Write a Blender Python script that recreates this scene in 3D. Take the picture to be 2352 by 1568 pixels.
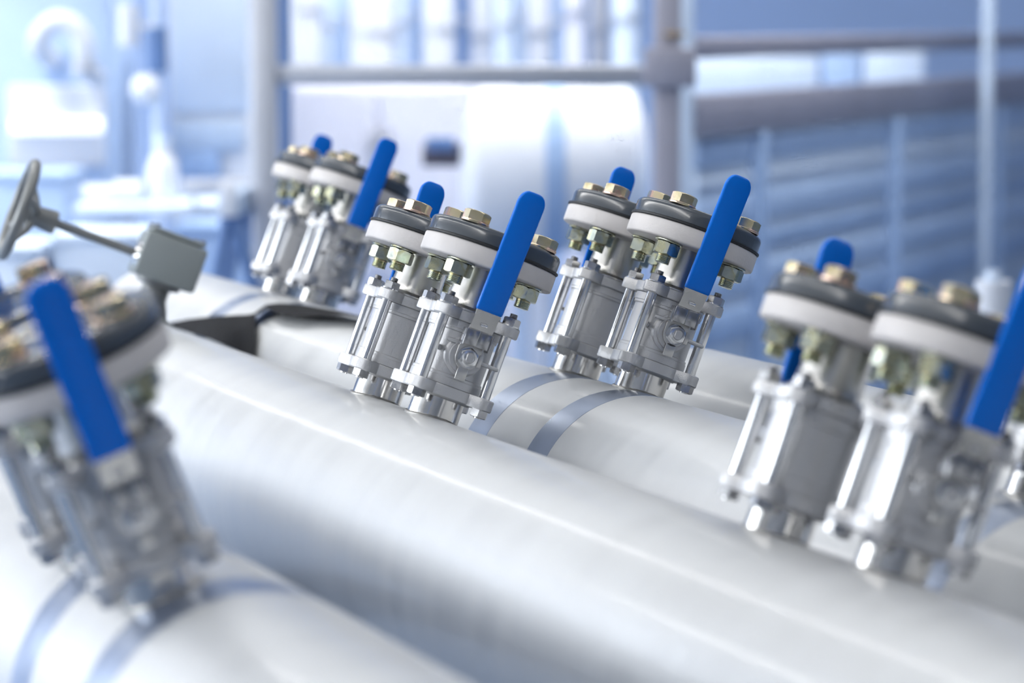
import bpy, bmesh, math, random
from mathutils import Vector, Matrix, Euler

for o in list(bpy.data.objects):
    bpy.data.objects.remove(o, do_unlink=True)
scene = bpy.context.scene
COL = scene.collection
random.seed(7)

# ------------------------------------------------------------------ camera
FPX = 6500.0
EYE = 1.6
PITCH = math.atan(734 / FPX)
cam_d = bpy.data.cameras.new('camera')
cam_d.sensor_width = 36.0
cam_d.lens = 36.0 * FPX / 2352.0
cam_d.clip_start = 0.05
cam_d.dof.use_dof = True
cam_d.dof.focus_distance = 3.42
cam_d.dof.aperture_fstop = 3.2
cam_d.dof.aperture_blades = 0
cam = bpy.data.objects.new('camera', cam_d)
cam.location = (0, 0, EYE)
cam.rotation_euler = (math.pi / 2 - PITCH, 0, 0)
COL.objects.link(cam)
scene.camera = cam

# ------------------------------------------------------------------ world, exposure
world = bpy.data.worlds.new('hall_daylight')
scene.world = world
world.use_nodes = True
wb = world.node_tree.nodes['Background']
wb.inputs[0].default_value = (0.88, 0.93, 1.0, 1)
wb.inputs[1].default_value = 0.45
scene.view_settings.view_transform = 'Standard'
scene.view_settings.look = 'None'
scene.view_settings.exposure = 0.10
scene.view_settings.gamma = 1.0
scene.view_settings.use_curve_mapping = False
scene.cycles.use_denoising = True
scene.cycles.max_bounces = 5
scene.cycles.diffuse_bounces = 3
scene.cycles.glossy_bounces = 4
scene.cycles.transmission_bounces = 1
scene.cycles.use_adaptive_sampling = True
scene.cycles.adaptive_threshold = 0.1
scene.cycles.adaptive_min_samples = 14
scene.cycles.caustics_reflective = False
scene.cycles.use_light_tree = False

# ------------------------------------------------------------------ pipe frame of reference
PSI = math.atan2(2826, 6541)
U = Vector((-math.sin(PSI), math.cos(PSI), 0))      # along the pipes, away from the viewer
N = Vector((math.cos(PSI), math.sin(PSI), 0))       # across the pipes, to the right and away
Z = Vector((0, 0, 1))
FWD = Vector((0, math.cos(PITCH), -math.sin(PITCH)))
UP = Vector((0, math.sin(PITCH), math.cos(PITCH)))
EYEV = Vector((0, 0, EYE))
R_PIPE = 0.1365
ROLL = 21.6


def aim(deg):
    r = math.radians(deg)
    return math.cos(r) * Z + math.sin(r) * N


def ray(px, py):
    return FWD + Vector((1, 0, 0)) * ((px - 1176) / FPX) + UP * ((784 - py) / FPX)


def at(px, py, depth):
    """a point of the hall seen in this direction, at this depth"""
    return EYEV + ray(px, py) * depth


def aty(px, py, y):
    d = ray(px, py)
    return EYEV + d * (y / d.y)


# overhead strips parallel to the pipes; side and far ones added for brightness
def strip_light(loc, length, power, width=0.18, spread=180):
    l = bpy.data.lights.new('ceiling_lamp', 'AREA')
    l.shape = 'RECTANGLE'
    l.size = width
    l.size_y = length
    l.energy = power
    l.spread = math.radians(spread)
    l.color = (1.0, 0.985, 0.96)
    o = bpy.data.objects.new('ceiling_lamp', l)
    o.location = loc
    o.rotation_euler = (0, 0, PSI)
    COL.objects.link(o)
    return o


strip_light(U * 8.5 + N * 1.10 + Z * 4.9, 13.0, 80, 0.10)
strip_light(U * 5.0 - N * 2.6 + Z * 4.9, 14.0, 200, 0.5)
strip_light(U * 5.0 + N * 5.2 + Z * 4.9, 14.0, 70, 0.4)
for _n in (-3.5, 0.5, 4.5):
    strip_light(U * 11.0 + N * _n + Z * 4.6, 9.0, 240, 0.4, 100)  # added to brighten the far background


# unseen key light added from the left
wl = bpy.data.lights.new('window_daylight', 'AREA')
wl.shape = 'RECTANGLE'
wl.size = 11.0
wl.size_y = 2.6
wl.energy = 460
wl.color = (0.93, 0.97, 1.0)
wlo = bpy.data.objects.new('window_daylight', wl)
wlo.location = (-8.88, 3.5, 3.2)
wlo.rotation_euler = (math.pi / 2, 0, -math.pi / 2)
COL.objects.link(wlo)


# ------------------------------------------------------------------ materials
def mat(name, color, rough=0.5, metal=0.0, noise=0.0, nscale=8.0, rvar=0.0, bump=0.0, bscale=60.0,
        coat=0.0, crough=0.08, stretch=(1, 1, 1), hue=None, spec=0.5, emit=0.0, aniso=0.0):
    m = bpy.data.materials.new(name)
    m.use_nodes = True
    nt = m.node_tree
    b = nt.nodes['Principled BSDF']
    b.inputs['Base Color'].default_value = (*color, 1)
    b.inputs['Roughness'].default_value = rough
    b.inputs['Metallic'].default_value = metal
    b.inputs['Specular IOR Level'].default_value = spec
    if coat:
        b.inputs['Coat Weight'].default_value = coat
        b.inputs['Coat Roughness'].default_value = crough
    if emit:
        b.inputs['Emission Color'].default_value = (*color, 1)
        b.inputs['Emission Strength'].default_value = emit
    tc = nt.nodes.new('ShaderNodeTexCoord')
    mp = nt.nodes.new('ShaderNodeMapping')
    mp.inputs['Scale'].default_value = stretch
    nt.links.new(tc.outputs['Object'], mp.inputs['Vector'])
    if noise or rvar or hue:
        n = nt.nodes.new('ShaderNodeTexNoise')
        n.inputs['Scale'].default_value = nscale
        n.inputs['Detail'].default_value = 2
        nt.links.new(mp.outputs[0], n.inputs['Vector'])
        if noise or hue:
            cr = nt.nodes.new('ShaderNodeValToRGB')
            if hue:
                cr.color_ramp.elements[0].color = (*hue[0], 1)
                cr.color_ramp.elements[1].color = (*hue[-1], 1)
                cr.color_ramp.elements[0].position = 0.3
                cr.color_ramp.elements[1].position = 0.7
                for i, c in enumerate(hue[1:-1]):
                    e = cr.color_ramp.elements.new(0.3 + 0.4 * (i + 1) / (len(hue) - 1))
                    e.color = (*c, 1)
            else:
                cr.color_ramp.elements[0].position = 0.3
                cr.color_ramp.elements[1].position = 0.7
                cr.color_ramp.elements[0].color = (*[c * (1 - noise) for c in color], 1)
                cr.color_ramp.elements[1].color = (*[min(1, c * (1 + noise)) for c in color], 1)
            nt.links.new(n.outputs['Fac'], cr.inputs['Fac'])
            nt.links.new(cr.outputs['Color'], b.inputs['Base Color'])
        if rvar:
            mr = nt.nodes.new('ShaderNodeMapRange')
            mr.inputs['To Min'].default_value = max(0.02, rough - rvar)
            mr.inputs['To Max'].default_value = min(1, rough + rvar)
            mr.inputs['From Min'].default_value = 0.3
            mr.inputs['From Max'].default_value = 0.7
            nt.links.new(n.outputs['Fac'], mr.inputs['Value'])
            nt.links.new(mr.outputs['Result'], b.inputs['Roughness'])
    if bump:
        n2 = nt.nodes.new('ShaderNodeTexNoise')
        n2.inputs['Scale'].default_value = bscale
        n2.inputs['Detail'].default_value = 1
        nt.links.new(mp.outputs[0], n2.inputs['Vector'])
        bp = nt.nodes.new('ShaderNodeBump')
        bp.inputs['Strength'].default_value = bump
        bp.inputs['Distance'].default_value = 0.001
        nt.links.new(n2.outputs['Fac'], bp.inputs['Height'])
        nt.links.new(bp.outputs['Normal'], b.inputs['Normal'])
    return m


M = {}
M['pipe'] = mat('pickled_stainless_steel', (0.71, 0.725, 0.74), 0.52, 0.5, coat=0.3, crough=0.14, noise=0.025, nscale=6, rvar=0.05, bump=0.05, bscale=60, stretch=(0.5, 4.0, 0.5))
M['band'] = mat('polished_steel_band', (0.38, 0.44, 0.56), 0.32, 0.9, noise=0.12, nscale=14, rvar=0.06)  # darker, bluer and smoother than the rest of the pipe
M['cast'] = mat('blasted_cast_stainless', (0.66, 0.66, 0.67), 0.42, 0.6, noise=0.04, nscale=30, bump=0.25, bscale=900)
M['bright'] = mat('bright_steel', (0.78, 0.78, 0.78), 0.16, 1.0, noise=0.05, nscale=40, rvar=0.05)
M['stub'] = mat('polished_tube_steel', (0.74, 0.72, 0.69), 0.17, 1.0, noise=0.08, nscale=25, rvar=0.06)
M['satin'] = mat('satin_tube_steel', (0.66, 0.65, 0.63), 0.30, 1.0, noise=0.10, nscale=22, rvar=0.08)
M['latch'] = mat('latch_spring_steel', (0.46, 0.46, 0.47), 0.22, 1.0, noise=0.1, nscale=60)
M['hexsteel'] = mat('hex_steel', (0.50, 0.50, 0.51), 0.26, 1.0, noise=0.12, nscale=70, rvar=0.06)
M['zinc'] = mat('yellow_zinc_plating', (0.7, 0.6, 0.4), 0.27, 1.0, nscale=55, rvar=0.06,
                hue=[(0.72, 0.60, 0.34), (0.78, 0.68, 0.46), (0.72, 0.50, 0.42), (0.66, 0.64, 0.42)])
M['zincgreen'] = mat('green_zinc_plating', (0.6, 0.64, 0.5), 0.25, 1.0, nscale=60, rvar=0.06,
                     hue=[(0.42, 0.46, 0.40), (0.54, 0.57, 0.50), (0.52, 0.51, 0.33), (0.57, 0.62, 0.58)])
M['white'] = mat('off_white_flange_paint', (0.76, 0.725, 0.71), 0.5, 0.0, noise=0.04, nscale=30, bump=0.3, bscale=220)
M['pvc'] = mat('grey_pvc', (0.062, 0.075, 0.092), 0.22, 0.0, noise=0.10, nscale=20, coat=0.5, spec=0.8)
M['rubber'] = mat('black_rubber', (0.012, 0.014, 0.018), 0.5, 0.0, noise=0.1)
M['strap'] = mat('black_strap', (0.010, 0.0105, 0.013), 0.75, 0.0, spec=0.25, noise=0.2, nscale=60, bump=0.3, bscale=500)
M['grip'] = mat('blue_vinyl_grip', (0.002, 0.205, 0.88), 0.24, 0.0, noise=0.03, nscale=10, spec=0.3)
M['weld'] = mat('weld_bead_steel', (0.45, 0.44, 0.42), 0.35, 1.0, noise=0.25, nscale=60)
M['gear'] = mat('grey_enamel_gearbox', (0.36, 0.40, 0.40), 0.45, 0.0, noise=0.05, nscale=10)
M['wheel'] = mat('grey_cast_wheel', (0.27, 0.28, 0.28), 0.38, 0.4, noise=0.06, nscale=12)
M['iron'] = mat('dark_trestle_steel', (0.05, 0.07, 0.11), 0.6, 0.2, noise=0.1)


# ------------------------------------------------------------------ mesh helpers
def finish(name, bm, angle=35):
    bmesh.ops.recalc_face_normals(bm, faces=bm.faces[:])
    me = bpy.data.meshes.new(name)
    bm.to_mesh(me)
    bm.free()
    me.shade_smooth()
    me.set_sharp_from_angle(angle=math.radians(angle))
    return me


def add_lathe(bm, prof, segs=32, mtx=None, closed=False):
    """prof: list of (radius, z); rings about Z, capped unless closed into a loop"""
    rings = []
    for r, z in prof:
        ring = []
        for i in range(segs):
            t = 2 * math.pi * i / segs
            p = Vector((r * math.cos(t), r * math.sin(t), z))
            ring.append(bm.verts.new(mtx @ p if mtx else p))
        rings.append(ring)
    prs = list(zip(rings, rings[1:])) + ([(rings[-1], rings[0])] if closed else [])
    for a, b in prs:
        for i in range(segs):
            j = (i + 1) % segs
            bm.faces.new((a[i], a[j], b[j], b[i]))
    if not closed:
        bm.faces.new(rings[0][::-1])
        bm.faces.new(rings[-1])


def add_hex(bm, af, z0, z1, top_ch=True, bot_ch=False, mtx=None, segs=24, hole=0.0):
    ap = af / 2

    def rh(t):
        k = (t + math.pi / 6) % (math.pi / 3) - math.pi / 6
        return ap / math.cos(k)
    rows = []

    def row(fr, fz):
        r_ = []
        for i in range(segs):
            t = 2 * math.pi * i / segs
            p = Vector((fr(t) * math.cos(t), fr(t) * math.sin(t), fz(t)))
            r_.append(bm.verts.new(mtx @ p if mtx else p))
        rows.append(r_)
    if bot_ch:
        row(lambda t: ap * 0.94, lambda t: z0)
        row(rh, lambda t: z0 + (rh(t) - ap * 0.94) * 0.55)
    else:
        row(rh, lambda t: z0)
    if top_ch:
        row(rh, lambda t: z1 - (rh(t) - ap * 0.94) * 0.55)
        row(lambda t: ap * 0.94, lambda t: z1)
    else:
        row(rh, lambda t: z1)
    for a, b in zip(rows, rows[1:]):
        for i in range(segs):
            j = (i + 1) % segs
            bm.faces.new((a[i], a[j], b[j], b[i]))
    bm.faces.new(rows[0][::-1])
    bm.faces.new(rows[-1])


def add_box(bm, lo, hi, bevel=0.0, mtx=None, segs=2):
    vs = [Vector((x, y, z)) for z in (lo[2], hi[2]) for y in (lo[1], hi[1]) for x in (lo[0], hi[0])]
    v = [bm.verts.new(mtx @ p if mtx else p) for p in vs]
    fs = [bm.faces.new([v[i] for i in q]) for q in ((0, 2, 3, 1), (4, 5, 7, 6), (0, 1, 5, 4), (2, 6, 7, 3), (0, 4, 6, 2), (1, 3, 7, 5))]
    if bevel > 0:
        es = list({e for f in fs for e in f.edges})
        bmesh.ops.bevel(bm, geom=es, offset=bevel, segments=segs, affect='EDGES', profile=0.5)


def add_outline(bm, pts, z0, z1, ch=0.0, mtx=None):
    """extrude an outline (list of (x, y)), edges softened by ch"""
    n = len(pts)
    cx = sum(p[0] for p in pts) / n
    cy = sum(p[1] for p in pts) / n

    def inset(p):
        d = Vector((p[0] - cx, p[1] - cy))
        L = d.length or 1
        d = d * max(0, (L - ch)) / L
        return (cx + d.x, cy + d.y)
    rows = []
    for z, f in ([(z0, True), (z0 + ch, False), (z1 - ch, False), (z1, True)] if ch else [(z0, False), (z1, False)]):
        row = []
        for p in pts:
            q = inset(p) if f else p
            w = Vector((q[0], q[1], z))
            row.append(bm.verts.new(mtx @ w if mtx else w))
        rows.append(row)
    for a, b in zip(rows, rows[1:]):
        for i in range(n):
            j = (i + 1) % n
            bm.faces.new((a[i], a[j], b[j], b[i]))
    bm.faces.new(rows[0][::-1])
    bm.faces.new(rows[-1])


def add_tube(bm, path, rad, segs=14):
    """round bar along a list of points; rad may be one number or a list"""
    rads = rad if isinstance(rad, (list, tuple)) else [rad] * len(path)
    rings = []
    prev = None
    for k, p in enumerate(path):
        d = (path[min(k + 1, len(path) - 1)] - path[max(k - 1, 0)]).normalized()
        if prev is None:
            s = d.orthogonal().normalized()
        else:
            s = (prev - d * prev.dot(d)).normalized()
        prev = s
        t = d.cross(s)
        rings.append([bm.verts.new(p + rads[k] * (math.cos(2 * math.pi * i / segs) * s + math.sin(2 * math.pi * i / segs) * t)) for i in range(segs)])
    for a, b in zip(rings, rings[1:]):
        for i in range(segs):
            j = (i + 1) % segs
            bm.faces.new((a[i], a[j], b[j], b[i]))
    bm.faces.new(rings[0][::-1])
    bm.faces.new(rings[-1])


def add_strip(bm, path, half, thick):
    """flat bar along path in the YZ plane; path: (y, z, half width), width along X"""
    rows = []
    for k, (y, z, hw) in enumerate(path):
        a = path[max(0, k - 1)]
        b = path[min(len(path) - 1, k + 1)]
        d = Vector((0, b[0] - a[0], b[1] - a[1])).normalized()
        nrm = Vector((0, -d.z, d.y))
        c = Vector((0, y, z))
        rows.append([bm.verts.new(c + Vector((sx * hw, 0, 0)) + nrm * sn * thick / 2) for sx, sn in ((-1, -1), (1, -1), (1, 1), (-1, 1))])
    for a, b in zip(rows, rows[1:]):
        for i in range(4):
            j = (i + 1) % 4
            bm.faces.new((a[i], a[j], b[j], b[i]))
    bm.faces.new(rows[0][::-1])
    bm.faces.new(rows[-1])


def obj(name, me, material, parent=None, loc=None, rot=None):
    o = bpy.data.objects.new(name, me)
    if me is not None and material is not None and not me.materials:
        me.materials.append(material)
    COL.objects.link(o)
    if parent is not None:
        o.parent = parent
    if loc is not None:
        o.location = loc
    if rot is not None:
        o.rotation_euler = rot
    return o


def tag(o, label=None, cat=None, group=None, kind=None):
    if label:
        o['label'] = label
    if cat:
        o['category'] = cat
    if group:
        o['group'] = group
    if kind:
        o['kind'] = kind
    return o


def thing(name, label, cat, loc=(0, 0, 0), rot=(0, 0, 0), group=None):
    o = bpy.data.objects.new(name, None)
    o.empty_display_size = 0.05
    COL.objects.link(o)
    o.location = loc
    o.rotation_euler = rot
    return tag(o, label, cat, group)


def B(fn, *a, angle=35, name='mesh', **k):
    bm = bmesh.new()
    fn(bm, *a, **k)
    return finish(name, bm, angle)


# ------------------------------------------------------------------ the hall
def slab(name, lo, hi, material):
    o = obj(name, B(add_box, lo, hi, name=name), material)
    tag(o, kind='structure')
    return o


M['floor'] = mat('painted_concrete_floor', (0.16, 0.22, 0.33), 0.35, 0.0, noise=0.1, nscale=1.5)
M['wallb'] = mat('pale_blue_wall_panel', (0.40, 0.55, 0.86), 0.7, 0.0, noise=0.05, nscale=0.8)
M['wallr'] = mat('blue_grey_wall_panel', (0.22, 0.31, 0.50), 0.7, 0.0, noise=0.05, nscale=0.8)
M['wallf'] = mat('grey_wall_panel', (0.26, 0.28, 0.32), 0.7, 0.0, noise=0.05, nscale=0.8)
M['walll'] = mat('white_wall_panel', (0.70, 0.76, 0.86), 0.7, 0.0, noise=0.03, nscale=0.8)
slab('floor', (-9, -4, -0.1), (11, 17, 0.0), M['floor'])
slab('wall_back', (-9, 17, 0), (11, 17.2, 5.2), M['wallb'])
slab('wall_right', (11, -4, 0), (11.2, 17, 5.2), M['wallr'])
slab('wall_left', (-9.2, -4, 0), (-9, 17, 5.2), M['walll'])

# frames and glowing panes added around the left key light
M['sash'] = mat('grey_window_sash', (0.45, 0.48, 0.52), 0.5)
M['pane'] = mat('daylit_window_pane', (0.9, 0.95, 1.0), 0.2, emit=1.5)
for i in range(4):
    y0 = -2.0 + i * 2.75
    w_ = slab('window_%d' % (i + 1), (-9.0, y0, 1.9), (-8.95, y0 + 2.75, 4.5), M['sash'])
    obj('pane', B(add_box, (-8.95, y0 + 0.08, 1.98), (-8.94, y0 + 2.67, 4.42), name='pane'), M['pane'], w_)
slab('wall_front', (-9, -4.2, 0), (11, -4, 5.2), M['wallf'])  # unseen wall behind the camera, added to darken reflections

# ------------------------------------------------------------------ the long steel pipes
# name -> n offset, height of axis, u range, bands
PIPES = {
    'A': (1.1866, EYE - 0.5945, 0.7, 4.28, []),
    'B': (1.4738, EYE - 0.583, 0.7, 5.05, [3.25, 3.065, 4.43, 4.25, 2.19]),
    'C': (1.7640, EYE - 0.583, 0.7, 3.46, []),
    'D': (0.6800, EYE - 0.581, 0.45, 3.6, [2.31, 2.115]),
}
PLABEL = {
    'A': 'long matte stainless pipe in the middle with a bright light streak along it',
    'B': 'long matte stainless pipe with bluish polished rings, second from the back',
    'C': 'rearmost matte stainless pipe, its top just seen behind the right valves',
    'D': 'nearest matte stainless pipe crossing the lower left corner',
}


def pipe_matrix(origin, roll):
    a = aim(roll)
    x = U.cross(a)
    m = Matrix((x, U, a)).transposed().to_4x4()
    m.translation = origin
    return m


def axis_pt(k, u):
    n, z = PIPES[k][0], PIPES[k][1]
    return N * n + U * u + Z * z


LY = Matrix.Rotation(-math.pi / 2, 4, 'X')     # lathe axis Z -> +Y
for k, (n, z, u0, u1, bands) in PIPES.items():
    L = u1 - u0
    w = 0.006
    r = R_PIPE
    prof = [(r - w, 0), (r - 0.001, 0), (r, 0.001), (r, L - 0.001), (r - 0.001, L), (r - w, L)]
    bm = bmesh.new()
    add_lathe(bm, prof, 128, LY, closed=True)
    p = obj('steel_pipe', finish('steel_pipe', bm), M['pipe'])
    p.matrix_world = pipe_matrix(axis_pt(k, u0), 0)
    tag(p, PLABEL[k], 'pipe', 'long pipes lying side by side')
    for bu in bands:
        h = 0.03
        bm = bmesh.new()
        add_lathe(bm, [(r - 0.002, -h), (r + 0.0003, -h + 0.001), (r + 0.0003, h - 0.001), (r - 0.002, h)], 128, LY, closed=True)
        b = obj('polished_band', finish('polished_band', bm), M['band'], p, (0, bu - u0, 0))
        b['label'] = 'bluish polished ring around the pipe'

# trestles under the pipes
for tu in (1.5, 3.395):
    t = thing('pipe_trestle', 'dark steel trestle carrying the pipes at their ' + ('near' if tu < 2 else 'far') + ' half', 'trestle',
              N * 1.2 + U * tu, (0, 0, PSI), 'trestles under the pipes')
    zb = EYE - 0.5945 - R_PIPE - 0.03
    bm = bmesh.new()
    add_box(bm, (-0.85, -0.05, zb - 0.1), (0.85, 0.05, zb), 0.006)
    obj('cross_beam', finish('cross_beam', bm), M['iron'], t)
    for sx in (-0.75, 0.75):
        for sy in (-1, 1):
            bm = bmesh.new()
            add_tube(bm, [Vector((sx, sy * 0.02, zb - 0.06)), Vector((sx, sy * 0.3, 0.0))], 0.03, 10)
            obj('leg', finish('leg', bm), M['iron'], t)
    for k in 'ABCD':
        if PIPES[k][3] < tu:
            continue
        bm = bmesh.new()
        x0 = PIPES[k][0] - 1.2
        add_box(bm, (x0 - 0.04, -0.05, zb), (x0 + 0.04, 0.05, PIPES[k][1] - R_PIPE - 0.0003), 0.002)
        obj('saddle_pad', finish('saddle_pad', bm), M['rubber'], t)

# ------------------------------------------------------------------ ball valves
VM = {}


def thread(r, z0, z1, pitch=0.0019):
    out = []
    z = z0
    while z < z1 - 1e-6:
        out += [(r - 0.0009, z), (r, z + pitch * 0.5)]
        z += pitch
    out.append((r - 0.0012, z))
    return out


def build_valve_meshes():
    # tube stub welded on the pipe
    VM['nozzle'] = B(add_lathe, [(0.0275, -0.03), (0.0315, -0.03), (0.0315, 0.030), (0.0275, 0.030)], 40, closed=True, name='nozzle')
    # weld bead following the pipe surface
    bm = bmesh.new()
    path = []
    for i in range(49):
        t = 2 * math.pi * i / 48
        x, y = 0.0325 * math.cos(t), 0.0325 * math.sin(t)
        path.append(Vector((x, y, math.sqrt(R_PIPE ** 2 - x * x) - R_PIPE + 0.0005)))
    add_tube(bm, path, [0.0020 + 0.0005 * ((i * 7) % 5) / 5 for i in range(49)], 8)
    VM['weld'] = finish('weld_bead', bm)

    # plate outline: round hub with four square ears at 45 degrees
    def plate_r(t):
        r = 0.0475
        for k in range(4):
            d = (t - math.pi / 4 - k * math.pi / 2 + math.pi) % (2 * math.pi) - math.pi
            if abs(d) < 0.9:
                hw, ext, rc = 0.0135, 0.0685, 0.009
                # ray against a rounded rectangle
                c, s = math.cos(d), abs(math.sin(d))
                best = 0
                if s < 1e-6:
                    best = ext
                else:
                    rr = min(ext / c, hw / s)
                    best = rr
                    px, py = rr * c, rr * s
                    if px > ext - rc and py > hw - rc:
                        lo, hi = 0.0, rr
                        for _ in range(24):
                            m = (lo + hi) / 2
                            qx, qy = m * c - (ext - rc), m * s - (hw - rc)
                            if qx > 0 and qy > 0 and qx * qx + qy * qy > rc * rc:
                                hi = m
                            else:
                                lo = m
                        best = lo
                r = max(r, best)
        return r
    pts = []
    for i in range(144):
        t = 2 * math.pi * i / 144
        r = plate_r(t)
        pts.append((r * math.cos(t), r * math.sin(t)))
    VM['plate_low'] = B(add_outline, pts, 0.0265, 0.0405, 0.0012, angle=40, name='end_plate')
    VM['plate_up'] = B(add_outline, pts, 0.1185, 0.1315, 0.0012, angle=40, name='end_plate')
    # hubs of the end pieces and the body between them
    VM['low_hub'] = B(add_lathe, [(0.030, 0.0245), (0.036, 0.0245), (0.0385, 0.0265), (0.0385, 0.030)], 48, name='end_hub')
    VM['body'] = B(add_lathe, [(0.0365, 0.0400), (0.0440, 0.0410), (0.0440, 0.0500), (0.0432, 0.0505), (0.0432, 0.0535), (0.0415, 0.0545),
                               (0.0415, 0.1045), (0.0432, 0.1055), (0.0432, 0.1085), (0.0440, 0.1090), (0.0440, 0.1180), (0.036, 0.119)], 64, angle=30, name='body')
    VM['up_hub'] = B(add_lathe, [(0.040, 0.1310), (0.040, 0.1335), (0.037, 0.1355), (0.0335, 0.1372), (0.0325, 0.1405), (0.0320, 0.146), (0.0310, 0.165), (0.0310, 0.186)], 48, angle=30, name='neck_tube')
    # flange, gasket, blind flange
    VM['flange'] = B(add_lathe, [(0.030, 0.1845), (0.036, 0.1845), (0.0800, 0.1850), (0.0818, 0.1858), (0.0825, 0.1875), (0.0825, 0.2055), (0.0818, 0.2070), (0.080, 0.2077)], 96, angle=50, name='lower_flange')
    VM['gasket'] = B(add_lathe, [(0.03, 0.2077), (0.0832, 0.2077), (0.0837, 0.2083), (0.0837, 0.2100), (0.0832, 0.2106), (0.03, 0.2106)], 96, name='gasket')
    VM['blind'] = B(add_lathe, [(0.03, 0.2106), (0.0802, 0.2106), (0.0812, 0.2112), (0.0812, 0.2235), (0.0805, 0.2262), (0.0790, 0.2284), (0.0768, 0.2297), (0.0740, 0.2302),
                               (0.046, 0.2302), (0.044, 0.2296), (0.043, 0.2288), (0.004, 0.2288)], 96, angle=40, name='blind_flange')
    # flange bolt (origin on the bolt axis, valve height kept)
    bm = bmesh.new()
    add_hex(bm, 0.0288, 0.2330, 0.2450, True, False)
    add_lathe(bm, [(0.0088, 0.2331), (0.0090, 0.232), (0.0090, 0.166)] + thread(0.0092, 0.1645, 0.1655)[::-1], 20)
    VM['bolt'] = finish('flange_bolt', bm, 30)
    VM['bolt_thread'] = B(add_lathe, [(0.007, 0.1555)] + [(r, z) for r, z in thread(0.0093, 0.1560, 0.1665)], 24, angle=20, name='bolt_thread')
    VM['washer_t'] = B(add_lathe, [(0.0095, 0.2302), (0.0172, 0.2302), (0.0176, 0.2308), (0.0176, 0.2326), (0.0172, 0.2331), (0.0095, 0.2331)], 32, closed=True, name='washer')
    VM['washer_b'] = B(add_lathe, [(0.0095, 0.1822), (0.0170, 0.1822), (0.0174, 0.1827), (0.0174, 0.1842), (0.0170, 0.1848), (0.0095, 0.1848)], 32, closed=True, name='washer')
    VM['nut'] = B(add_hex, 0.0288, 0.1660, 0.1822, True, True, angle=30, name='hex_nut')
    # tie rods with head below and nut above
    VM['rod'] = B(add_lathe, [(0.0050, 0.0160), (0.0066, 0.0270), (0.0066, 0.1315), (0.0048, 0.1320), (0.0048, 0.1330)], 24, angle=50, name='tie_rod')
    VM['rod_head'] = B(add_hex, 0.0190, 0.0172, 0.0265, False, True, angle=30, name='hex_head')
    VM['rod_washer'] = B(add_lathe, [(0.0049, 0.1315), (0.0112, 0.1315), (0.0112, 0.1330), (0.0049, 0.1330)], 28, closed=True, name='washer')
    VM['rod_nut'] = B(add_hex, 0.0185, 0.1330, 0.1418, True, False, angle=30, name='hex_nut')
    VM['rod_thread'] = B(add_lathe, [(0.0045, 0.1400)] + thread(0.0050, 0.1405, 0.1470, 0.0013), 20, angle=20, name='rod_thread')
    # stem boss, toward -Y at height of the ball
    zs = 0.0795
    LX = Matrix.Translation((0, 0, zs)) @ Matrix.Rotation(math.pi / 2, 4, 'X')   # lathe Z -> -Y
    VM['boss'] = B(add_lathe, [(0.024, 0.030), (0.024, 0.0425), (0.022, 0.0440), (0.0205, 0.0445), (0.0205, 0.0500), (0.012, 0.0505)], 48, LX, name='stem_boss')
    bm = bmesh.new()
    # double-D stem end
    sp = []
    for i in range(32):
        t = 2 * math.pi * i / 32
        x = max(-0.0045, min(0.0045, 0.0060 * math.cos(t)))
        sp.append((x, 0.0060 * math.sin(t)))
    add_outline(bm, sp, 0.049, 0.0665, 0.0006, LX)
    VM['stem'] = finish('stem', bm, 30)
    bm = bmesh.new()
    add_hex(bm, 0.0205, 0.0560, 0.0625, True, False, LX)
    add_lathe(bm, [(0.0068, 0.0620), (0.0085, 0.0629), (0.0090, 0.0632), (0.0068, 0.0634)], 24, LX, closed=True)
    VM['stem_nut'] = finish('stem_nut', bm, 30)
    VM['stem_washer'] = B(add_lathe, [(0.006, 0.0548), (0.0128, 0.0548), (0.0128, 0.0562), (0.006, 0.0562)], 28, LX, closed=True, name='stem_washer')
    # lever, flat steel bar bent outward; the foot plate is a rounded key shape
    bm = bmesh.new()
    foot = []
    for i in range(40):
        t = 2 * math.pi * i / 40
        foot.append((0.0150 * math.cos(t) if math.sin(t) < 0 else max(-0.0150, min(0.0150, 0.021 * math.cos(t))), 0.0155 * math.sin(t)))
    add_outline(bm, foot, 0.0515, 0.0545, 0.0004, LX)
    add_box(bm, (-0.0065, -0.0545, zs - 0.0285), (0.0065, -0.0515, zs - 0.012), 0.0008)      # stop tongue pointing down
    add_box(bm, (0.0130, -0.0560, zs - 0.0075), (0.0180, -0.0490, zs + 0.0075), 0.0008)     # side lug
    add_strip(bm, [(-0.053, zs + 0.006, 0.0145), (-0.053, zs + 0.016, 0.0140), (-0.0560, zs + 0.022, 0.0140), (-0.0640, zs + 0.030, 0.0142), (-0.0690, zs + 0.0345, 0.0145), (-0.0712, zs + 0.040, 0.0148),
                   (-0.0760, zs + 0.063, 0.0150), (-0.0872, zs + 0.195, 0.0135)], 0.015, 0.003)
    VM['lever'] = finish('lever', bm, 25)
    bm = bmesh.new()
    add_box(bm, (-0.0045, -0.0765, zs + 0.0385), (0.0045, -0.0725, zs + 0.0425), 0.0012)
    VM['rivet'] = finish('latch_tab', bm, 30)
    # latch sleeve folded around the foot of the lever
    bm = bmesh.new()
    for sx in (-1, 1):
        add_box(bm, (min(sx * 0.0172, sx * 0.0156), -0.0735, zs + 0.0120), (max(sx * 0.0172, sx * 0.0156), -0.0555, zs + 0.0325), 0.0006)
    add_box(bm, (-0.0165, -0.0715, zs + 0.0140), (-0.0004, -0.0700, zs + 0.0330), 0.0006)
    add_box(bm, (0.0004, -0.0715, zs + 0.0140), (0.0165, -0.0700, zs + 0.0330), 0.0006)
    VM['latch'] = finish('latch_sleeve', bm, 30)
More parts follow.
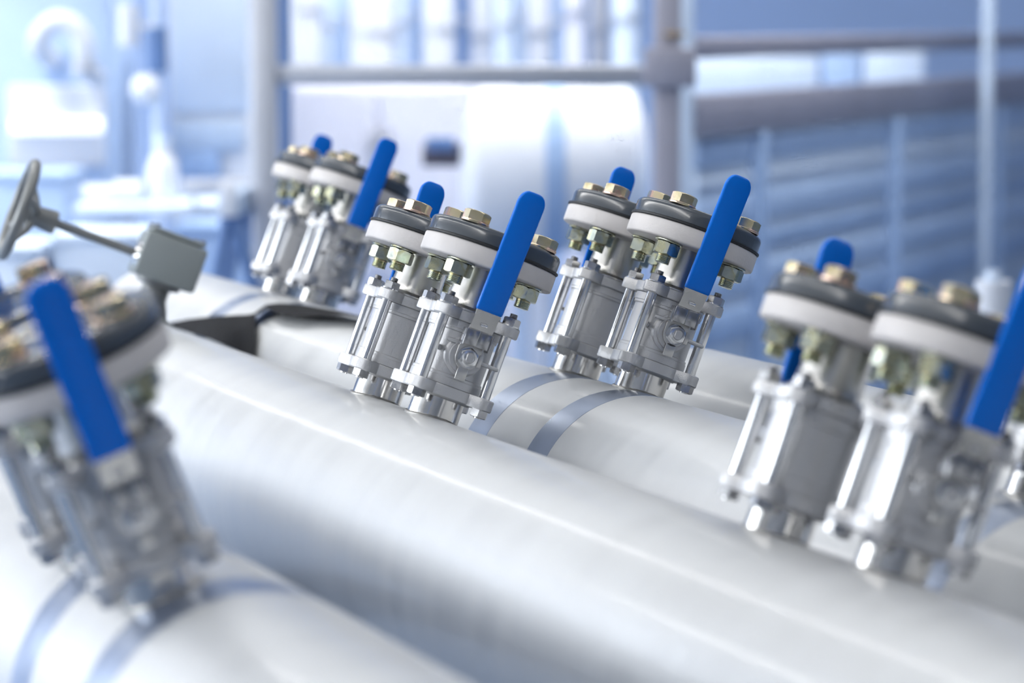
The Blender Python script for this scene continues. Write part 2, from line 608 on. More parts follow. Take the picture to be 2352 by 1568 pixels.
    # blue dipped grip: rounded bar, tip rounded, leaning outward
    bm = bmesh.new()
    A0 = Vector((0, -0.0745, zs + 0.0570))
    A1 = Vector((0, -0.0885, zs + 0.2060))
    d = (A1 - A0).normalized()
    nrm = Vector((0, d.z, -d.y))
    L = (A1 - A0).length
    rows = []
    stations = [0, 0.0012, 0.004] + [0.02 + i * 0.02 for i in range(6)] + [L - 0.016]
    wid = [0.0160, 0.0168, 0.0170] + [0.0171] * 6 + [0.0173]
    for i in range(1, 9):
        t = i / 8 * math.pi / 2
        stations.append(L - 0.016 + 0.016 * math.sin(t))
        wid.append(0.0046 + 0.0127 * math.cos(t) ** 0.9 if i < 8 else 0.0040)
    th = [0.0024, 0.0034, 0.0036] + [0.0036] * 7 + [0.0036] * 5 + [0.0034, 0.0028, 0.0016]
    for s, w, h in zip(stations, wid, th):
        row = []
        rc = min(h * 0.9, w * 0.9)
        for i in range(20):
            t = 2 * math.pi * (i + 0.5) / 20
            cx = (w - rc) * (1 if math.cos(t) > 0 else -1)
            cy = (h - rc) * (1 if math.sin(t) > 0 else -1)
            row.append(bm.verts.new(A0 + d * s + Vector((1, 0, 0)) * (cx + rc * math.cos(t)) + nrm * (cy + rc * math.sin(t))))
        rows.append(row)
    for a, b in zip(rows, rows[1:]):
        for i in range(20):
            j = (i + 1) % 20
            bm.faces.new((a[i], a[j], b[j], b[i]))
    bm.faces.new(rows[0][::-1])
    bm.faces.new(rows[-1])
    VM['grip'] = finish('grip', bm, 50)
    # stop pin and the two small cast lugs
    bm = bmesh.new()
    add_tube(bm, [Vector((0.014, -0.047, zs - 0.001)), Vector((0.030, -0.0475, zs - 0.0015)), Vector((0.0405, -0.048, zs - 0.002)), Vector((0.0425, -0.048, zs - 0.002))], [0.0026, 0.0026, 0.0026, 0.0016], 12)
    VM['pin'] = finish('stop_pin', bm, 40)
    bm = bmesh.new()
    add_tube(bm, [Vector((-0.014, -0.046, zs + 0.014)), Vector((-0.026, -0.044, zs + 0.0135)), Vector((-0.0285, -0.0435, zs + 0.0135))], [0.0026, 0.0026, 0.0018], 12)
    VM['lug1'] = finish('cast_lug', bm, 40)
    bm = bmesh.new()
    add_tube(bm, [Vector((-0.0285, -0.026, zs + 0.001)), Vector((-0.0315, -0.0325, zs + 0.001)), Vector((-0.032, -0.034, zs + 0.001))], [0.0036, 0.0034, 0.0022], 12)
    VM['lug2'] = finish('cast_lug', bm, 40)


build_valve_meshes()
for k, mk in dict(nozzle='stub', weld='weld', plate_low='cast', plate_up='cast', low_hub='cast', body='cast', up_hub='satin', flange='white', gasket='rubber',
                  blind='pvc', bolt='zinc', bolt_thread='zincgreen', washer_t='zinc', washer_b='zincgreen', nut='zincgreen', rod='bright', rod_head='hexsteel',
                  rod_washer='bright', rod_nut='hexsteel', rod_thread='hexsteel', boss='cast', stem='cast', stem_nut='bright', stem_washer='bright', lever='satin',
                  rivet='bright', latch='latch', grip='grip', pin='cast', lug1='cast', lug2='cast').items():
    VM[k].materials.append(M[mk])


def make_valve(k, u, roll, label, group, twist=-7.0):
    v = bpy.data.objects.new('ball_valve', None)
    v.empty_display_size = 0.03
    COL.objects.link(v)
    tag(v, label, 'valve', group)
    v.matrix_world = pipe_matrix(axis_pt(k, u) + aim(roll) * R_PIPE, roll) @ Matrix.Rotation(math.radians(twist), 4, 'Z')
    P = lambda nm, key, par=v, loc=None, rz=0: obj(nm, VM[key], None, par, loc, (0, 0, rz) if rz else None)
    nz = P('nozzle', 'nozzle')
    P('weld_bead', 'weld', nz)
    nz.rotation_euler = (0, 0, -math.radians(twist))
    P('end_plate', 'plate_low')
    P('end_hub', 'low_hub')
    bd = P('body', 'body')
    P('stem_boss', 'boss', bd)
    P('cast_lug', 'lug1', bd)
    P('cast_lug', 'lug2', bd)
    P('end_plate', 'plate_up')
    P('neck_tube', 'up_hub')
    f = P('lower_flange', 'flange')
    f['label'] = 'off-white painted flange ring'
    P('gasket', 'gasket')['label'] = 'black rubber gasket'
    P('blind_flange', 'blind')['label'] = 'dark grey plastic blind flange'
    for i in range(4):
        t = math.pi / 4 + i * math.pi / 2
        b = P('flange_bolt', 'bolt', v, (0.0625 * math.cos(t), 0.0625 * math.sin(t), 0), random.uniform(0, 1.05))
        b['label'] = 'yellow zinc-plated hex bolt'
        P('bolt_thread', 'bolt_thread', b)
        P('washer', 'washer_t', b)
        P('washer', 'washer_b', b)
        P('hex_nut', 'nut', b, None, random.uniform(0, 1.05))
        r = P('tie_rod', 'rod', v, (0.0575 * math.cos(t), 0.0575 * math.sin(t), 0), random.uniform(0, 1.05))
        P('hex_head', 'rod_head', r)
        P('washer', 'rod_washer', r)
        P('hex_nut', 'rod_nut', r, None, random.uniform(0, 1.05))
        P('rod_thread', 'rod_thread', r)
    P('stop_pin', 'pin')
    s = P('stem', 'stem')
    P('stem_washer', 'stem_washer', s)
    P('stem_nut', 'stem_nut', s)
    lv = P('lever', 'lever')
    P('latch_sleeve', 'latch', lv)
    P('latch_tab', 'rivet', lv)
    g = P('grip', 'grip', lv)
    g['label'] = 'glossy blue dipped grip'
    return v


VALVES = [
    ('A', 3.290, ROLL, 'blue-handled ball valve in focus on the middle pipe, rear one of the central pair', 'central pair of valves'),
    ('A', 3.102, ROLL, 'blue-handled ball valve in sharp focus at the centre, front one on the middle pipe', 'central pair of valves'),
    ('A', 2.252, ROLL, 'blurred ball valve at right on the middle pipe, left of the frame-edge valve', 'right pair of valves'),
    ('A', 2.052, ROLL, 'blurred ball valve at the right, its blue handle cut by the frame edge', 'right pair of valves'),
    ('B', 4.515, ROLL, 'farthest blurred ball valve, only its blue handle tip above the flange', 'far pair of valves'),
    ('B', 4.325, ROLL, 'far blurred ball valve above the black strap with whole blue handle visible', 'far pair of valves'),
    ('B', 3.322, ROLL, 'ball valve right of centre with only the handle tip showing above its flange', 'right of centre pair of valves'),
    ('B', 3.132, ROLL, 'sharp ball valve right of centre with its full blue handle in view', 'right of centre pair of valves'),
    ('B', 2.262, ROLL, 'ball valve sliver at the right frame edge behind the cut-off blue handle', 'right pair of valves'),
    ('D', 2.365, -ROLL, 'blurred valve leaning left, cut by the left frame edge', 'left foreground pair of valves'),
    ('D', 2.170, -ROLL, 'large blurred ball valve in left foreground with blue handle leaning left', 'left foreground pair of valves'),
]
REAR = (0, 2, 4, 6, 8, 9)
for i, v in enumerate(VALVES):
    make_valve(*v, twist=173.0 if i in REAR else -7.0)

# ------------------------------------------------------------------ butterfly valve with gearbox and handwheel at the end of the middle pipe
gv = bpy.data.objects.new('geared_butterfly_valve', None)
COL.objects.link(gv)
tag(gv, 'grey gear-operated butterfly valve with handwheel at the far end of the middle pipe', 'valve')
gv.matrix_world = pipe_matrix(axis_pt('A', 4.33), ROLL) @ Matrix.Rotation(math.radians(-9), 4, 'Z')
bm = bmesh.new()
add_lathe(bm, [(0.118, -0.026), (0.144, -0.026), (0.147, -0.023), (0.147, 0.023), (0.144, 0.026), (0.118, 0.026)], 64, LY, closed=True)
obj('wafer_body', finish('wafer_body', bm), M['gear'], gv)
bm = bmesh.new()
add_lathe(bm, [(0.03, 0.140), (0.027, 0.160), (0.022, 0.172), (0.022, 0.188), (0.036, 0.192), (0.036, 0.199)], 32)
obj('neck', finish('neck', bm), M['wheel'], gv)
gb = obj('gearbox', B(add_box, (-0.048, -0.048, 0.198), (0.052, 0.044, 0.270), 0.005, name='gearbox'), M['gear'], gv)
obj('gearbox_lid', B(add_box, (-0.042, -0.042, 0.2715), (0.046, 0.038, 0.279), 0.003, name='gearbox_lid'), M['gear'], gb)
for sx in (-0.036, 0.040):
    for sy in (-0.036, 0.032):
        obj('lid_screw', B(add_hex, 0.008, 0.2785, 0.284, True, False, name='lid_screw'), M['bright'], gb, (sx, sy, 0))
LXm = Matrix.Translation((0.004, -0.012, 0.229)) @ Matrix.Rotation(-math.pi / 2, 4, 'Y')    # lathe Z -> -X
bm = bmesh.new()
add_lathe(bm, [(0.020, 0.047), (0.020, 0.052), (0.016, 0.056), (0.0085, 0.060)], 28, LXm)
obj('shaft_collar', finish('shaft_collar', bm), M['bright'], gb)
obj('shaft', B(add_lathe, [(0.0072, 0.055), (0.0072, 0.225)], 20, LXm, name='shaft'), M['wheel'], gv)
hw = thing('handwheel', None, None)
hw.parent = gv
bm = bmesh.new()
add_lathe(bm, [(0.017, 0.188), (0.019, 0.192), (0.017, 0.215), (0.014, 0.228), (0.014, 0.236), (0.009, 0.239)], 28, LXm)
obj('wheel_hub', finish('wheel_hub', bm), M['wheel'], gv)
bpy.data.objects.remove(hw, do_unlink=True)
bm = bmesh.new()
rim = []
for i in range(16):
    t = 2 * math.pi * i / 16
    rim.append((0.075 + 0.0090 * math.cos(t), 0.250 + 0.0090 * math.sin(t)))
add_lathe(bm, rim, 64, LXm, closed=True)
wr = obj('wheel_rim', finish('wheel_rim', bm), M['wheel'], gv)
for i in range(4):
    t = 2 * math.pi * i / 4 + 0.4
    pth = [LXm @ Vector((r * math.cos(t), r * math.sin(t), z)) for r, z in ((0.010, 0.224), (0.028, 0.230), (0.050, 0.243), (0.075, 0.250))]
    bm = bmesh.new()
    add_tube(bm, pth, [0.0075, 0.006, 0.0055, 0.006], 10)
    obj('spoke', finish('spoke', bm), M['wheel'], wr)

# ------------------------------------------------------------------ black strap folded over the pipes in front of the far valves
def on_pipe(px, py, k, lift):
    """where the view direction meets the pipe (or passes it most closely), lifted off the surface"""
    n, z = PIPES[k][0], PIPES[k][1]
    d = ray(px, py)
    ox, oz = -n, EYE - z
    dx, dz = d.dot(N), d.z
    a, b, c = dx * dx + dz * dz, ox * dx + oz * dz, ox * ox + oz * oz - (R_PIPE + lift) ** 2
    disc = b * b - a * c
    t = (-b - math.sqrt(disc)) / a if disc > 0 else -b / a
    return EYEV + d * t


def ribbon(rows_px, th, name):
    """band lying on the second pipe: rows of (upper point, lower point) in the view"""
    bm = bmesh.new()
    rows = []
    for t, b in rows_px:
        mid = ((t[0] + b[0]) / 2, (t[1] + b[1]) / 2)
        rows.append([on_pipe(*q, 'B', 0.006) for q in (t, mid, b)] + [on_pipe(*q, 'B', 0.006 + th) for q in (b, mid, t)])
    vr = [[bm.verts.new(p) for p in r] for r in rows]
    for a, b in zip(vr, vr[1:]):
        for i in range(6):
            j = (i + 1) % 6
            bm.faces.new((a[i], a[j], b[j], b[i]))
    bm.faces.new(vr[0][::-1])
    bm.faces.new(vr[-1])
    return finish(name, bm, 30)


strap = obj('rubber_strap', ribbon(
    [((384, 742), (384, 748)), ((430, 733), (430, 762)), ((480, 727), (480, 778)), ((530, 724), (530, 797)), ((572, 722), (572, 818)), ((589, 718), (581, 830))],
    0.004, 'rubber_strap'), M['strap'])
tag(strap, 'black rubber strap draped on the pipe below the far valves', 'strap')
obj('strap_end', ribbon(
    [((588, 716), (590, 724)), ((612, 699), (614, 708)), ((640, 696), (642, 722)), ((690, 699), (692, 727)), ((740, 708), (742, 724)), ((790, 717), (792, 723)), ((835, 727), (836, 731))],
    0.012, 'strap_end'), M['strap'], strap)


# ------------------------------------------------------------------ far side of the hall
def flat(name, color, rough=0.5, metal=0.0, **k):
    m = mat(name, color, rough, metal, noise=k.pop('noise', 0.05), nscale=k.pop('nscale', 4), **k)
    return m


M['bwhite'] = flat('white_enamel', (0.71, 0.75, 0.83), 0.5)
M['bpale'] = flat('pale_blue_enamel', (0.66, 0.77, 0.93), 0.45)
M['bsky'] = flat('sky_blue_enamel', (0.45, 0.60, 0.85), 0.45)
M['bmid'] = flat('mid_blue_paint', (0.33, 0.47, 0.72), 0.5)
M['bdeep'] = flat('deep_blue_paint', (0.11, 0.20, 0.42), 0.5)
M['bsteel'] = flat('brushed_frame_steel', (0.60, 0.63, 0.70), 0.4, 0.6)
M['bbrown'] = flat('weathered_steel', (0.40, 0.40, 0.48), 0.5, 0.3)
M['bslate'] = flat('slate_blue_steel', (0.50, 0.61, 0.77), 0.5, 0.1)
M['blav'] = flat('lavender_white_enamel', (0.76, 0.78, 0.90), 0.45)
M['bhouse'] = flat('light_blue_housing', (0.44, 0.58, 0.82), 0.5)
M['bdark'] = flat('dark_brown_steel', (0.13, 0.115, 0.14), 0.5, 0.2)
M['bamber'] = flat('brass_fittings', (0.95, 0.66, 0.30), 0.25, 1.0)
M['lampwhite'] = mat('lit_tube', (1.0, 1.0, 1.0), 0.4, emit=0.7)
for k_ in ('pane', 'lampwhite'):
    M[k_].cycles.emission_sampling = 'NONE'


def rect(px0, py0, px1, py1, y):
    a = aty(px0, py1, y)
    b = aty(px1, py0, y)
    return a.x, b.x, a.z, b.z


def bbox(px0, py0, px1, py1, y, depth, bevel=0.01):
    x0, x1, z0, z1 = rect(px0, py0, px1, py1, y)
    return (x0, y, z0), (x1, y + depth, z1)


def boxpart(name, parent, px, y, depth, material, bevel=0.008, floor=False):
    lo, hi = bbox(*px, y, depth)
    if floor:
        lo = (lo[0], lo[1], 0.0)
    o = obj(name, B(add_box, lo, hi, bevel, name=name), material, parent)
    return o


def vtube(name, parent, px0, px1, py0, py1, y, material, floor=False, segs=28):
    x0, x1, z0, z1 = rect(px0, py0, px1, py1, y)
    r = (x1 - x0) / 2
    if floor:
        z0 = 0.0
    mtx = Matrix.Translation(((x0 + x1) / 2, y, 0))
    o = obj(name, B(add_lathe, [(r * 0.96, z0), (r, z0 + 0.008), (r, z1 - 0.008), (r * 0.96, z1)], segs, mtx, name=name), material, parent)
    return o


def leg4(parent, px, y, depth, material, top):
    x0, x1, z0, z1 = rect(*px, y)
    for lx in (x0 + 0.03, x1 - 0.03):
        for ly in (y + 0.03, y + depth - 0.03):
            bm = bmesh.new()
            add_box(bm, (lx - 0.02, ly - 0.02, 0), (lx + 0.02, ly + 0.02, top), 0.003)
            obj('leg', finish('leg', bm), material, parent)


# --- steel frame in the middle distance
fr = thing('steel_gantry', 'silver steel gantry of posts and a cross beam behind the far valves', 'gantry')
boxpart('post', fr, (580, -60, 632, 700), 7.6, 0.09, M['bsteel'], floor=True)
boxpart('post', fr, (634, -60, 664, 700), 8.0, 0.05, M['bdeep'], floor=True)  # no real post: dark blue stands in for shade beside the silver one
boxpart('cross_beam', fr, (630, 150, 1500, 196), 7.62, 0.07, M['bsteel'])
p2 = boxpart('post', fr, (1500, -60, 1566, 700), 7.6, 0.09, M['bbrown'], floor=True)
boxpart('junction_plate', fr, (1480, 110, 1600, 200), 7.57, 0.03, M['bbrown'])
for i in range(4):  # amber hex bolts made up to imitate tiny warm glints
    x0, x1, z0, z1 = rect(1528 + i * 12, 66, 1537 + i * 12, 92, 7.57)
    bm = bmesh.new()
    add_hex(bm, 0.011, 0, 0.02, True, False, Matrix.Translation(((x0 + x1) / 2, 7.6, (z0 + z1) / 2)) @ Matrix.Rotation(math.pi / 2, 4, 'X'))
    obj('brass_bolt', finish('brass_bolt', bm), M['bamber'], fr)

# --- horizontal white vessel with a dark band and a flanged nozzle
x0, x1, z0, z1 = rect(1092, 205, 1462, 590, 8.6)
rv = (z1 - z0) / 2
ves = thing('white_vessel', 'white horizontal vessel with a dark blue band behind the central valves', 'vessel')
mv = Matrix.Translation((x0, 8.6 + rv, (z0 + z1) / 2)) @ Matrix.Rotation(math.pi / 2, 4, 'Y')
W_ = x1 - x0
obj('shell', B(add_lathe, [(rv * 0.2, -0.05), (rv * 0.62, -0.038), (rv * 0.88, -0.015), (rv, 0.02), (rv, W_ - 0.02), (rv * 0.88, W_ + 0.015), (rv * 0.6, W_ + 0.04), (rv * 0.2, W_ + 0.05)], 56, mv, angle=60, name='shell'), M['bwhite'], ves)
bc = W_ * 0.5
obj('band', B(add_lathe, [(rv - 0.01, bc - 0.03), (rv + 0.006, bc - 0.03), (rv + 0.006, bc + 0.03), (rv - 0.01, bc + 0.03)], 56, mv, closed=True, name='band'), M['bmid'], ves)
xn0, xn1, zn0, zn1 = rect(965, 335, 1100, 392, 8.6)
mn = Matrix.Translation((xn0, 8.6 + rv, (zn0 + zn1) / 2)) @ Matrix.Rotation(math.pi / 2, 4, 'Y')
rn = (zn1 - zn0) / 2
obj('nozzle', B(add_lathe, [(rn, 0), (rn, xn1 - xn0)], 28, mn, name='nozzle'), M['bdark'], ves)
obj('nozzle_flange', B(add_lathe, [(rn * 2.0, xn1 - xn0 - 0.012), (rn * 2.05, xn1 - xn0 - 0.008), (rn * 2.05, xn1 - xn0 + 0.012), (rn * 2.0, xn1 - xn0 + 0.016)], 36, mn, name='nozzle_flange'), M['bdark'], ves)
boxpart('junction_box', ves, (978, 316, 1045, 348), 8.6 + rv - 0.1, 0.06, M['bdeep'])
for fx in (0.12, 0.82):
    bm = bmesh.new()
    add_box(bm, (x0 + W_ * fx - 0.03, 8.6 + rv * 0.5, 0), (x0 + W_ * fx + 0.03, 8.6 + rv * 1.5, z0 + 0.03), 0.005)
    obj('saddle', finish('saddle', bm), M['bslate'], ves)

# --- lavender-white cabinet behind the frame
cab = thing('white_cabinet', 'wide lavender-white cabinet standing behind the steel frame', 'cabinet')
boxpart('body', cab, (672, 198, 1180, 640), 10.2, 0.5, M['blav'], floor=True)
boxpart('door', cab, (680, 206, 868, 640), 10.18, 0.02, M['blav'])
boxpart('door', cab, (874, 206, 1060, 640), 10.18, 0.02, M['blav'])
for hx in (852, 884):
    boxpart('handle', cab, (hx, 300, hx + 7, 360), 10.15, 0.03, M['bsteel'], 0.003)

# --- row of upright pipes and tanks along the far wall, seen above the beam
TP = [(655, 735, 'bwhite'), (740, 772, 'bpale'), (776, 800, 'bsky'), (803, 905, 'bwhite'), (912, 940, 'bpale'), (948, 966, 'bmid'), (972, 1045, 'bwhite'),
      (1052, 1076, 'bdeep'), (1080, 1130, 'bwhite'), (1136, 1180, 'bpale'), (1186, 1206, 'bslate'), (1210, 1268, 'bwhite'), (1272, 1290, 'bmid'),
      (1294, 1345, 'blav'), (1352, 1400, 'bsteel'), (1405, 1470, 'bpale')]
WORDS = {'bwhite': 'white', 'bpale': 'pale blue', 'bsky': 'sky blue', 'bmid': 'mid blue', 'bdeep': 'dark blue', 'bslate': 'slate', 'blav': 'lavender', 'bsteel': 'silver'}
ORD = ['first', 'second', 'third', 'fourth', 'fifth', 'sixth', 'seventh', 'eighth', 'ninth', 'tenth', 'eleventh', 'twelfth', 'thirteenth', 'fourteenth', 'fifteenth', 'sixteenth']
for i, (a, b, mk) in enumerate(TP):
    t = thing('upright_pipe', 'blurred %s upright pipe above the beam, %s from the silver post' % (WORDS[mk], ORD[i]), 'pipe', group='upright pipes along the far wall')
    yy = 12.0 + 0.12 * (i % 3)
    vtube('barrel', t, a, b, -60, 600, yy, M[mk], floor=True)
    x0, x1, z0, z1 = rect(a - 5, 20 + (i * 37) % 60, b + 5, 30 + (i * 37) % 60, yy)
    bm = bmesh.new()
    add_lathe(bm, [((x1 - x0) / 2, z0), ((x1 - x0) / 2, z1)], 28, Matrix.Translation(((x0 + x1) / 2, yy, 0)))
    obj('clamp_ring', finish('clamp_ring', bm), M['bsteel'], t)

# --- right: long steel beams stacked on a rack, running away to the right, and a blue container under them
def runbox(parent, name, pa, ya, pb, yb, h, depth, material, bevel=0.006):
    """a bar whose top edge runs from one point of the hall to another"""
    a = aty(*pa, ya)
    b = aty(*pb, yb)
    d = (b - a)
    d.z = 0
    L = d.length
    ang = math.atan2(d.y, d.x)
    mtx = Matrix.Translation((a.x, a.y, a.z)) @ Matrix.Rotation(ang, 4, 'Z')
    return obj(name, B(add_box, (0, 0, -h), (L, depth, 0), bevel, mtx, name=name), material, parent)


def run_at(px_frac):
    return None


YA, YB = 8.4, 12.6
rack = thing('storage_rack', 'grey steel rack with long horizontal rails receding at the upper right', 'rack')
# heights below eye level
def lvl(h, xa=1605, xb=2420):
    ya_ = YA
    return (xa, 50 + h * FPX / YA), (xb, 50 + h * FPX / YB)


for h, th, mk in ((0.045, 0.065, 'bbrown'), (0.22, 0.12, 'bbrown')):
    pa, pb = lvl(h)
    runbox(rack, 'rail', pa, YA, pb, YB, th, 0.08, M[mk])
for xa, ya in ((1566, 8.26), (2262, 10.65)):
    x0, x1, z0, z1 = rect(xa, -40, xa + 34, 600, ya)
    bm = bmesh.new()
    add_box(bm, (x0, ya + 0.1, 0), (x1, ya + 0.16, z1), 0.004)
    obj('post', finish('post', bm), M['bslate'], rack)
for (pa0, pa1, mk, lab) in (((1580, 132), (1880, 215), 'bpale', 'pale blue panel lying between the rack rails beside the brown post'),
                            ((1985, 84), (2125, 212), 'bpale', 'pale blue panel between the rack rails at the right'),
                            ((1890, 90), (1975, 220), 'bsky', 'mid blue panel between the two pale panels in the rack')):
    y = 11.7
    t = thing('stored_panel', lab, 'panel', group='panels stored in the rack')
    boxpart('sheet', t, (*pa0, *pa1), y, 0.05, M[mk])
    boxpart('edge_trim', t, (pa0[0], pa1[1], pa1[0], pa1[1] + 8), y - 0.01, 0.07, M['bslate'])
con = thing('blue_container', 'long slate-blue ribbed container under the rack at the right', 'container')
pa, pb = lvl(0.345)
runbox(con, 'side_wall', pa, YA + 0.12, pb, YB + 0.12, 1.15, 0.1, M['bslate'])
for h, mk, th in ((0.36, 'bsky', 0.07), (0.47, 'bpale', 0.03), (0.53, 'bsky', 0.09), (0.66, 'bmid', 0.05), (0.75, 'bsky', 0.08), (0.88, 'bmid', 0.09)):
    pa, pb = lvl(h)
    runbox(con, 'rib', pa, YA + 0.09, pb, YB + 0.09, th, 0.03, M[mk])
for f in (0.12, 0.45, 0.78):
    pa, pb = lvl(0.345)
    a = aty(*pa, YA + 0.06)
    b = aty(*pb, YB + 0.06)
    p = a.lerp(b, f)
    bm = bmesh.new()
    add_box(bm, (p.x - 0.03, p.y - 0.02, 0), (p.x + 0.03, p.y + 0.04, a.z), 0.004)
    obj('corner_post', finish('corner_post', bm), M['bmid'], con)
cn = thing('white_canister', 'white plastic canister behind the right edge valves', 'canister')
vtube('bottle_body', cn, 2238, 2325, 645, 760, 6.3, M['bwhite'], floor=True)
vtube('cap', cn, 2262, 2300, 622, 648, 6.3, M['bpale'])

# --- left: pale machinery
m1 = thing('pale_machine', 'pale blue machine housing at the far left with a white lit strip', 'machine')
boxpart('housing', m1, (-80, -60, 250, 392), 9.6, 0.6, M['bhouse'], 0.03, floor=True)
boxpart('front_panel', m1, (18, 196, 238, 385), 9.56, 0.05, M['bwhite'], 0.015)
boxpart('lamp_strip', m1, (24, 272, 234, 308), 9.52, 0.05, M['lampwhite'], 0.01)
boxpart('vent_slot', m1, (100, 120, 140, 165), 9.57, 0.04, M['bmid'])
col = thing('blue_column', 'sky blue column between the left machine and the white cupboard', 'column')
boxpart('shaft', col, (236, -60, 296, 600), 10.4, 0.15, M['bsky'], 0.01, floor=True)
boxpart('base_plate', col, (222, 590, 310, 602), 10.36, 0.23, M['bmid'], 0.004)
el = thing('white_elbow_pipe', 'white elbow pipe arching over the far left machine', 'pipe')
c = aty(140, 110, 9.3)
pth = []
for i in range(13):
    t = math.pi * (1 - i / 12)
    pth.append(Vector((c.x + 0.075 * math.cos(t), 9.3, c.z + 0.085 * math.sin(t))))
pth = [Vector((pth[0].x, 9.55, pth[0].z - 0.04))] + pth + [Vector((pth[-1].x, 9.3, pth[-1].z - 0.07)), Vector((pth[-1].x, 9.55, pth[-1].z - 0.1))]
bm = bmesh.new()
add_tube(bm, pth, 0.036, 16)
obj('bend', finish('bend', bm, 60), M['bwhite'], el)
bm = bmesh.new()
add_lathe(bm, [(0.05, -0.008), (0.05, 0.008)], 24, Matrix.Translation(pth[-2]))
obj('collar', finish('collar', bm), M['bsteel'], el)
fl = thing('float_switch', 'dark blue cylinder with white ball hanging on a pole at upper left', 'gauge')
vtube('pole', fl, 355, 365, -60, 600, 9.0, M['bpale'], floor=True)
vtube('cylinder', fl, 340, 384, 62, 166, 9.0, M['bdeep'])
q = aty(334, 205, 8.97)
bm = bmesh.new()
bmesh.ops.create_uvsphere(bm, u_segments=24, v_segments=14, radius=0.048, matrix=Matrix.Translation(q))
obj('ball', finish('ball', bm, 80), M['bwhite'], fl)
vtube('white_jar', fl, 272, 320, 10, 105, 9.0, M['bwhite'])
bm = bmesh.new()
a1, a2 = aty(296, 60, 9.0), aty(360, 60, 9.0)
add_tube(bm, [a1, a2], 0.01, 8)
obj('bracket', finish('bracket', bm), M['bsteel'], fl)
cup = thing('white_cupboard', 'tall very pale cupboard beside the silver post at the left', 'cupboard')
boxpart('carcass', cup, (392, -60, 574, 600), 9.9, 0.5, M['bwhite'], 0.01, floor=True)
boxpart('door', cup, (398, -60, 568, 258), 9.88, 0.03, M['bpale'])
boxpart('screen_recess', cup, (396, 276, 560, 344), 9.87, 0.03, M['bslate'])
boxpart('dark_drawer', cup, (408, 344, 505, 412), 9.87, 0.03, M['bmid'])
bn = thing('work_bench', 'pale metal work bench with rail in front of the white cupboard', 'bench')
boxpart('bench_top', bn, (170, 470, 640, 496), 8.45, 0.4, M['bpale'])
boxpart('rail', bn, (418, 412, 652, 440), 8.41, 0.04, M['bsteel'])
leg4(bn, (180, 480, 640, 496), 8.45, 0.4, M['bslate'], rect(170, 470, 640, 496, 8.45)[2] + 0.002)
for rx in (440, 630):
    boxpart('rail_post', bn, (rx, 436, rx + 10, 476), 8.43, 0.03, M['bsteel'])
bt = thing('white_bottle', 'white plastic bottle standing on the left work bench', 'bottle')
x0, x1, z0, z1 = rect(326, 325, 398, 470, 8.5)
zt = rect(170, 470, 640, 496, 8.45)[3] + 0.0008
r = (x1 - x0) / 2
bm = bmesh.new()
add_lathe(bm, [(r * 0.9, zt), (r, zt + 0.01), (r, zt + 0.09), (r * 0.75, zt + 0.13), (r * 0.42, zt + 0.15), (r * 0.42, zt + 0.17)], 28, Matrix.Translation(((x0 + x1) / 2, 8.62, 0)))
obj('bottle_body', finish('bottle_body', bm, 50), M['bwhite'], bt)
bm = bmesh.new()
add_lathe(bm, [(r * 0.5, zt + 0.168), (r * 0.5, zt + 0.195)], 24, Matrix.Translation(((x0 + x1) / 2, 8.62, 0)))
obj('cap', finish('cap', bm), M['bpale'], bt)
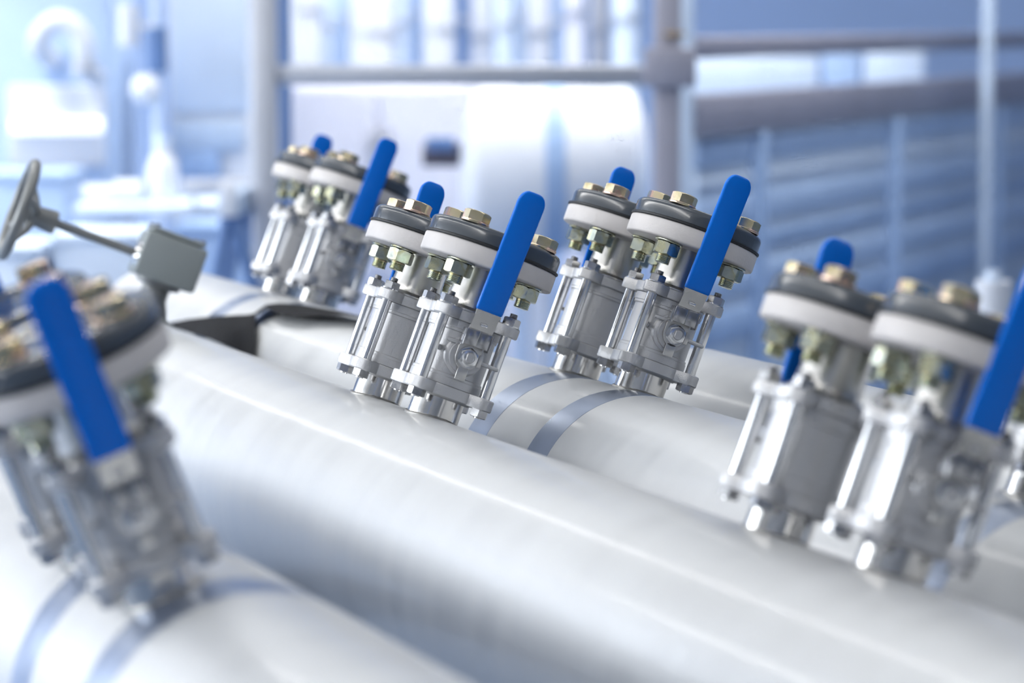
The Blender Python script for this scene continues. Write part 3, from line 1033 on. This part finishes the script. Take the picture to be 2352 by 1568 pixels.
for i, (a, b, hgt) in enumerate(((182, 250, 0.05), (255, 318, 0.065))):
    t = thing('white_roll', 'white roll lying on the left work bench, %s' % ('nearest its end' if i == 0 else 'beside the bottle'), 'roll', group='white rolls on the bench')
    xa, xb, _, _ = rect(a, 420, b, 470, 8.5)
    mr = Matrix.Translation((xa, 8.6, zt + hgt / 2)) @ Matrix.Rotation(math.pi / 2, 4, 'Y')
    obj('roll_body', B(add_lathe, [(hgt / 2 * 0.35, 0), (hgt / 2, 0), (hgt / 2, xb - xa), (hgt / 2 * 0.35, xb - xa)], 28, mr, closed=True, name='roll_body'), M['bwhite'], t)
    obj('core', B(add_lathe, [(hgt / 2 * 0.25, -0.003), (hgt / 2 * 0.35, -0.003), (hgt / 2 * 0.35, xb - xa + 0.003), (hgt / 2 * 0.25, xb - xa + 0.003)], 20, mr, closed=True, name='core'), M['bsky'], t)
ts = thing('folding_trestle', 'dark blue folding trestle standing in front of the work bench', 'trestle')
ya = 7.4
tp = aty(528, 470, ya)
for sgn, px in ((-1, 497), (1, 578)):
    b = aty(px, 640, ya)
    d = (b - tp)
    foot = tp + d * (tp.z / -d.z)
    for dy in (0.0, 0.35):
        bm = bmesh.new()
        add_tube(bm, [Vector((tp.x, ya + dy, tp.z)), Vector((foot.x, ya + dy, 0))], 0.018, 10)
        obj('leg', finish('leg', bm), M['bdeep'], ts)
obj('ridge_bar', B(add_box, (tp.x - 0.03, ya - 0.03, tp.z - 0.03), (tp.x + 0.03, ya + 0.4, tp.z + 0.03), 0.006, name='ridge_bar'), M['bslate'], ts)
obj('label_tag', B(add_box, (tp.x - 0.022, ya - 0.045, tp.z - 0.03), (tp.x + 0.022, ya - 0.03, tp.z + 0.06), 0.004, name='label_tag'), M['bwhite'], ts)
for i, (px, y, mk, lab) in enumerate((((-60, 400, 150, 560), 8.9, 'bsky', 'sky blue crate at the far left behind the handwheel'),
                                      ((120, 540, 322, 700), 8.0, 'bpale', 'pale blue crate under the left work bench behind the handwheel shaft'),
                                      ((-60, 570, 80, 760), 7.8, 'bpale', 'pale blue crate at the left edge below the handwheel'),
                                      ((400, 520, 600, 720), 9.4, 'bmid', 'mid blue crate under the work bench behind the trestle'))):
    t = thing('storage_crate', lab, 'crate', group='blue crates at the left')
    boxpart('crate_body', t, px, y, 0.35, M[mk], 0.012, floor=True)
    boxpart('crate_rim', t, (px[0] - 5, px[1] - 2, px[2] + 5, px[1] + 16), y - 0.01, 0.37, M[mk], 0.004)
